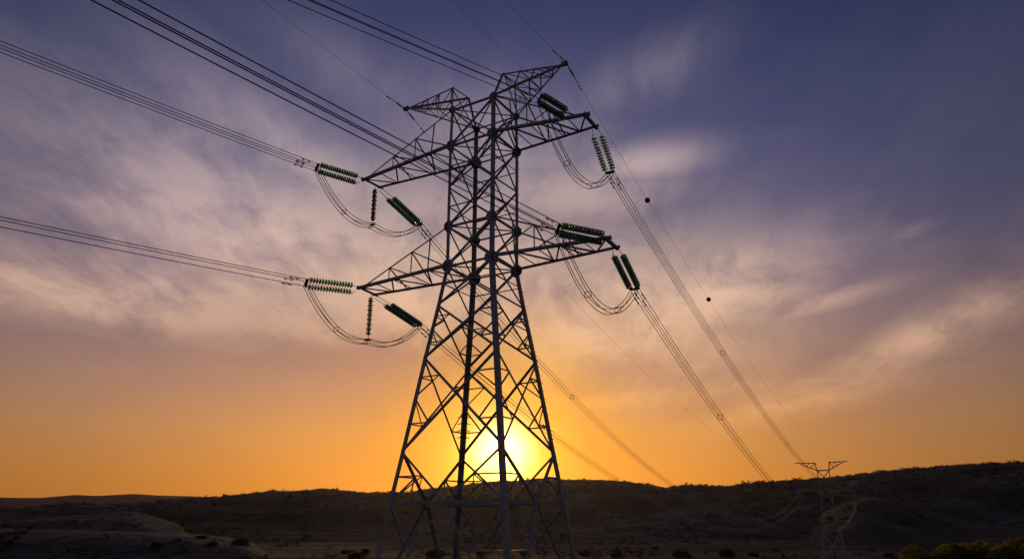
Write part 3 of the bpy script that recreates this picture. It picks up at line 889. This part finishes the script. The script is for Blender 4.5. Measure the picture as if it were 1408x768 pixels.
for nm, p, ex, azd, q, sag, side, word in EARTH:
    back = run_back(p, ex, azd)
    root = tag(empty('earth_wire', p), 'thin earth wire ' + word + ' of the near pylon up to the top edge', 'earth wire', 'earth wires towards the viewer')
    bm = bmesh.new(); tube(bm, [x - p for x in back], .012, 5); link('wire', bm, M_WIRE, root)
    bm = bmesh.new(); fittings(bm, Vector((0, 0, 0)), (back[1] - back[0]).normalized()); link('tension_clamp', bm, M_FIT, root)
    line = sagline(p, q, sag, 80)
    root = tag(empty('earth_wire', p), 'thin earth wire ' + word + ' down to the distant pylon' + (', carrying dark red balls' if side == 'right' else ', without balls'), 'earth wire', 'earth wires to the distant pylon')
    bm = bmesh.new(); tube(bm, [x - p for x in line], .013 if side == 'right' else .010, 5); link('wire', bm, M_WIRE, root)
    bm = bmesh.new(); fittings(bm, Vector((0, 0, 0)), (line[1] - line[0]).normalized()); link('tension_clamp', bm, M_FIT, root)
    if side == 'right':
        for f in (.085, .187):
            c = line[0].lerp(line[-1], f) - Z * (4 * sag * f * (1 - f)) - p
            bm = bmesh.new(); bmesh.ops.create_uvsphere(bm, u_segments=16, v_segments=10, radius=.30, matrix=Matrix.Translation(c)); link('marker_ball', bm, M_BALL, root, True)
pm = FN.W(2.7, -1.28, 36.5).lerp(PR, .33) + Z * .1
back = run_back(pm, (620, 0), -160)
root = tag(empty('earth_wire', pm), 'faint wire from the top edge to the middle of the right peak', 'earth wire', 'earth wires towards the viewer')
bm = bmesh.new(); tube(bm, [x - pm for x in back], .010, 5); link('wire', bm, M_WIRE, root)


# ------------------------------------------------------------------ plants
def leaf_cloud(rad, hgt, nleaf, size, seed, up=.25, spiky=0.0):
    """leaves spread through a lumpy crown; returns a bmesh standing on z = 0"""
    rg = random.Random(seed); bm = bmesh.new()
    lobes = []
    for k in range(11):
        a = rg.uniform(0, 6.283); q = rad * rg.uniform(.1, .72)
        lobes.append((Vector((q * math.cos(a), q * math.sin(a), hgt * rg.uniform(.25, .72) * (1 - .35 * q / rad))), rad * rg.uniform(.26, .5)))
    for i in range(nleaf):
        c, r = rg.choice(lobes)
        v = Vector((rg.gauss(0, 1), rg.gauss(0, 1), rg.gauss(0, 1))).normalized() * r * rg.uniform(.45, 1.08) ** .6
        v.z *= .8; p = c + v
        if p.z < .02: p.z = rg.uniform(.02, .3 * hgt)
        d = (v.normalized() + Vector((rg.gauss(0, .6), rg.gauss(0, .6), rg.gauss(up, .6)))).normalized()
        s = d.orthogonal(); s.rotate(Matrix.Rotation(rg.uniform(0, 6.28), 3, d)); L = size * rg.uniform(.6, 1.4); w = L * rg.uniform(.28, .42)
        a_, b_, c_, e_ = p, p + d * L * .5 + s * w, p + d * L, p + d * L * .5 - s * w
        bm.faces.new([bm.verts.new(x) for x in (a_, b_, c_, e_)])
    return bm


def stems(rad, hgt, seed, n=9, r=.05):
    rg = random.Random(seed); bm = bmesh.new()
    for k in range(n):
        a = rg.uniform(0, 6.28); q = rad * rg.uniform(.15, .6)
        tube(bm, [(0.1 * math.cos(a), .1 * math.sin(a), -.2), (q * .4 * math.cos(a), q * .4 * math.sin(a), hgt * .3), (q * math.cos(a), q * math.sin(a), hgt * rg.uniform(.5, .75))], [r, r * .7, r * .3], 5)
    return bm


BUSH = []
for i in range(3):
    BUSH.append((leaf_cloud(3.0, 3.6, 2600, .42, 100 + i), stems(3.0, 3.6, 200 + i)))
BUSH = [(link('foliage', a, M_LEAF), link('stems', b, M_BARK)) for a, b in BUSH]
used = set()
WHERE = [(-19.63, 335, 1.15, 'dark round bush at the right foot of the pale left slope'), (-21.47, 322, .8, 'low dark bush on the valley floor below the pale left slope'), (-22.3, 345, .7, 'small dark bush close under the pale left slope'),
         (-25.06, 318, .85, 'dark bush near the left of the bottom edge below the pale slope'), (-23.8, 322, .6, 'smallest dark bush among those below the pale left slope'), (-12.31, 365, .85, 'dark round bush left of the tower feet, leftmost of three'),
         (-10.88, 352, .9, 'dark round bush just left of the tower feet, furthest back of three'), (-11.6, 305, 1.25, 'large dark bush at the bottom edge just left of the tower feet'), (-5.75, 312, 1.5, 'broad dark bush seen between the left tower legs'),
         (-2.3, 330, .8, 'dark bush seen between the middle tower legs'), (.9, 322, .9, 'dark bush behind the right middle tower leg'), (5.51, 332, 1.15, 'dark bush just right of the right tower leg'), (7.78, 318, 1.0, 'second dark bush right of the right tower leg'),
         (12.49, 322, 1.35, 'wide dark bush midway between the two pylons'), (10.63, 420, .8, 'small dark bush farther back between the two pylons'), (15.7, 328, 1.2, 'upright dark bush left of the distant pylon'), (17.6, 340, .9, 'dark low bush just left of the distant pylon'), (26.3, 350, 1.0, 'dark bush right of the distant pylon')]
for i, (a, r, s, lab) in enumerate(WHERE):
    x, y = r * math.sin(R(a)), r * math.cos(R(a)); v = i % 3
    root = tag(empty('bush', (x, y, gz(x, y) - .1)), lab, 'bush', 'dark bushes on the valley floor')
    root.rotation_euler = (0, 0, i * 1.7); root.scale = (s * (1 + .25 * math.sin(i)), s, s * (.8 + .15 * math.cos(i * 2.1)))
    for src in BUSH[v]:
        o = src if v not in used else src.copy()
        if v in used: COL.objects.link(o)
        o.parent = root
    used.add(v)

# near shrubs on the bank at the lower right
SHR = [(29.0, 58, 1.9, 1.75, 'ragged yellowish green shrub, leftmost of the lower right shrubs'), (30.9, 60, 1.8, 1.35, 'low olive shrub between the two tall ones at the lower right'),
       (34.2, 57, 2.3, 1.95, 'tall yellowish green shrub in the bottom right corner'), (36.6, 62, 2.4, 2.5, 'tallest olive shrub cut by the right edge'), (32.4, 64, 1.6, 1.2, 'small olive shrub behind the lower right pair')]
for i, (a, r, rad, h, lab) in enumerate(SHR):
    x, y = r * math.sin(R(a)), r * math.cos(R(a))
    root = tag(empty('shrub', (x, y, gz(x, y) - .08)), lab, 'shrub', 'olive shrubs on the near bank')
    link('foliage', leaf_cloud(rad, h, 9000, .15, 300 + i, up=.7), M_LEAF2, root)
    link('stems', stems(rad, h * 1.25, 330 + i, 16, .025), M_BARK, root)

# tall dry grass on the bank
bm = bmesh.new(); rg = random.Random(5)
for k in range(9000):
    a, r = rg.gauss(33, 3.4), rg.uniform(46, 74)
    if a < 25 or a > 42: continue
    x, y = r * math.sin(R(a)), r * math.cos(R(a))
    dens = vnoise(np.array([x * .35]), np.array([y * .35]), 5)[0]
    if rg.random() > dens * 1.4 - .2: continue
    z0 = gz(x, y) - .05; h = rg.uniform(.25, .8) * (.6 + dens); w = rg.uniform(.008, .018)
    lean = Vector((rg.gauss(0, .25), rg.gauss(0, .25), 1)).normalized(); s = Vector((rg.gauss(0, 1), rg.gauss(0, 1), 0)).normalized()
    p = Vector((x, y, z0)); m = p + lean * h * .55; t = p + lean * h + Vector((lean.x, lean.y, -.1)) * h * .3
    v = [bm.verts.new(q) for q in (p - s * w, p + s * w, m + s * w * .8, m - s * w * .8, t)]
    bm.faces.new((v[0], v[1], v[2], v[3])); bm.faces.new((v[3], v[2], v[4]))
tag(link('grass', bm, M_GRASS), 'dry yellow grass on the near bank', 'grass', kind='stuff')

# scrub over the hillsides: low clumps merged into one mass
TPL = []
for q in range(8):      # ragged leafy clumps, not smooth lumps
    nt_ = 44
    d_ = rng.normal(size=(nt_, 3)); d_ /= np.linalg.norm(d_, axis=1)[:, None]
    c_ = d_ * rng.uniform(.35, 1.0, (nt_, 1)) ** .6 * (1 + .35 * np.sin(d_[:, :1] * 4 + q) * np.cos(d_[:, 1:2] * 3 + q))
    TPL.append((c_[:, None, :] + rng.normal(scale=.24, size=(nt_, 3, 3))).reshape(-1, 3))
iv = TPL[0]; itri = np.arange(len(iv)).reshape(-1, 3)
az_ = rng.uniform(-38, 38, 24000); rr_ = np.sqrt(rng.uniform(300 ** 2, 1720 ** 2, 24000))
crest = rng.uniform(-38, 38, 1500); rcst = np.interp(crest, [-60, -34, -20, -5, 10, 22, 36, 60], [1250, 1300, 1500, 1700, 1650, 1350, 1250, 1200]) + 60 * np.sin(np.radians(crest) * 9) - rng.uniform(0, 90, 1500)
az_ = np.concatenate([az_, crest]); rr_ = np.concatenate([rr_, rcst])
hz_, pl_ = terrain(az_, rr_)
x_, y_ = rr_ * np.sin(np.radians(az_)), rr_ * np.cos(np.radians(az_))
clus = fbm(x_, y_, 90, 3, 31)
keep = (rng.uniform(0, 1, len(az_)) < np.clip((clus - .36) * 4, .05, 1)) & (pl_ < .45)
keep[24000:] = rng.uniform(0, 1, 1500) < .75
x_, y_, hz_, rr_ = x_[keep], y_[keep], hz_[keep], rr_[keep]
vs, fs = [], []
for i in range(len(x_)):
    s = (.35 + rng.gamma(1.6, .42)) * (.8 + rr_[i] / 1500)
    rot = rng.uniform(0, 6.283); cr_, sr_ = math.cos(rot), math.sin(rot)
    vs.append(TPL[i % 8] @ np.array([[cr_, -sr_, 0], [sr_, cr_, 0], [0, 0, 1]]) * np.array([s * rng.uniform(.9, 1.7), s * rng.uniform(.9, 1.7), s * rng.uniform(.45, .95)]) + np.array([x_[i], y_[i], hz_[i] + .25 * s]))
    fs.append(itri + i * len(iv))
vs, fs = np.concatenate(vs), np.concatenate(fs)
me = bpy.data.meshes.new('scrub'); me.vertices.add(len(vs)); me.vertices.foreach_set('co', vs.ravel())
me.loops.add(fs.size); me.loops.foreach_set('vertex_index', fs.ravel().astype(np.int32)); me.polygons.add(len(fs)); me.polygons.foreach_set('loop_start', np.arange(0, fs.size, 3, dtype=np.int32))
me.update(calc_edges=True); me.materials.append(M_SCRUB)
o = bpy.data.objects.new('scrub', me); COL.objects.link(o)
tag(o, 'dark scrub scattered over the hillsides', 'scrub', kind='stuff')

# tiny mast on the skyline at the right
x, y = 1235 * math.sin(R(34.44)), 1235 * math.cos(R(34.44))
root = tag(empty('mast', (x, y, gz(x, y) - .5)), 'tiny mast with a crossbar on the skyline near the right edge', 'mast')
bm = bmesh.new(); tube(bm, [(0, 0, 0), (0, 0, 9.5)], [.35, .25], 7); tube(bm, [(-2, 0, 0), (-2, 0, 8)], [.35, .25], 7); link('pole', bm, M_BARK, root)
bm = bmesh.new(); box(bm, (-1, 0, 7.4), (1, 0, 0), (0, 1, 0), (0, 0, 1), 5.5, .4, .5); link('crossbar', bm, M_BARK, root)

# ------------------------------------------------------------------ the evening haze
bm = bmesh.new(); bmesh.ops.create_cube(bm, size=1, matrix=Matrix.Translation((0, 3600, 60)) @ Matrix.Diagonal((16000, 9000, 440, 1)))
hz = link('haze', bm, M_STEEL); hz.data.materials.clear()
hm = bpy.data.materials.new('haze'); hm.use_nodes = True; nt = hm.node_tree; nt.nodes.clear()
ho = N(nt, 'ShaderNodeOutputMaterial'); pv = N(nt, 'ShaderNodeVolumePrincipled')
pv.inputs['Color'].default_value = (.86, .80, .80, 1); pv.inputs['Density'].default_value = 1.9e-5; pv.inputs['Anisotropy'].default_value = .8
nt.links.new(pv.outputs[0], ho.inputs['Volume']); hz.data.materials.append(hm)
tag(hz, 'thin evening haze over the valley', 'haze', kind='stuff')
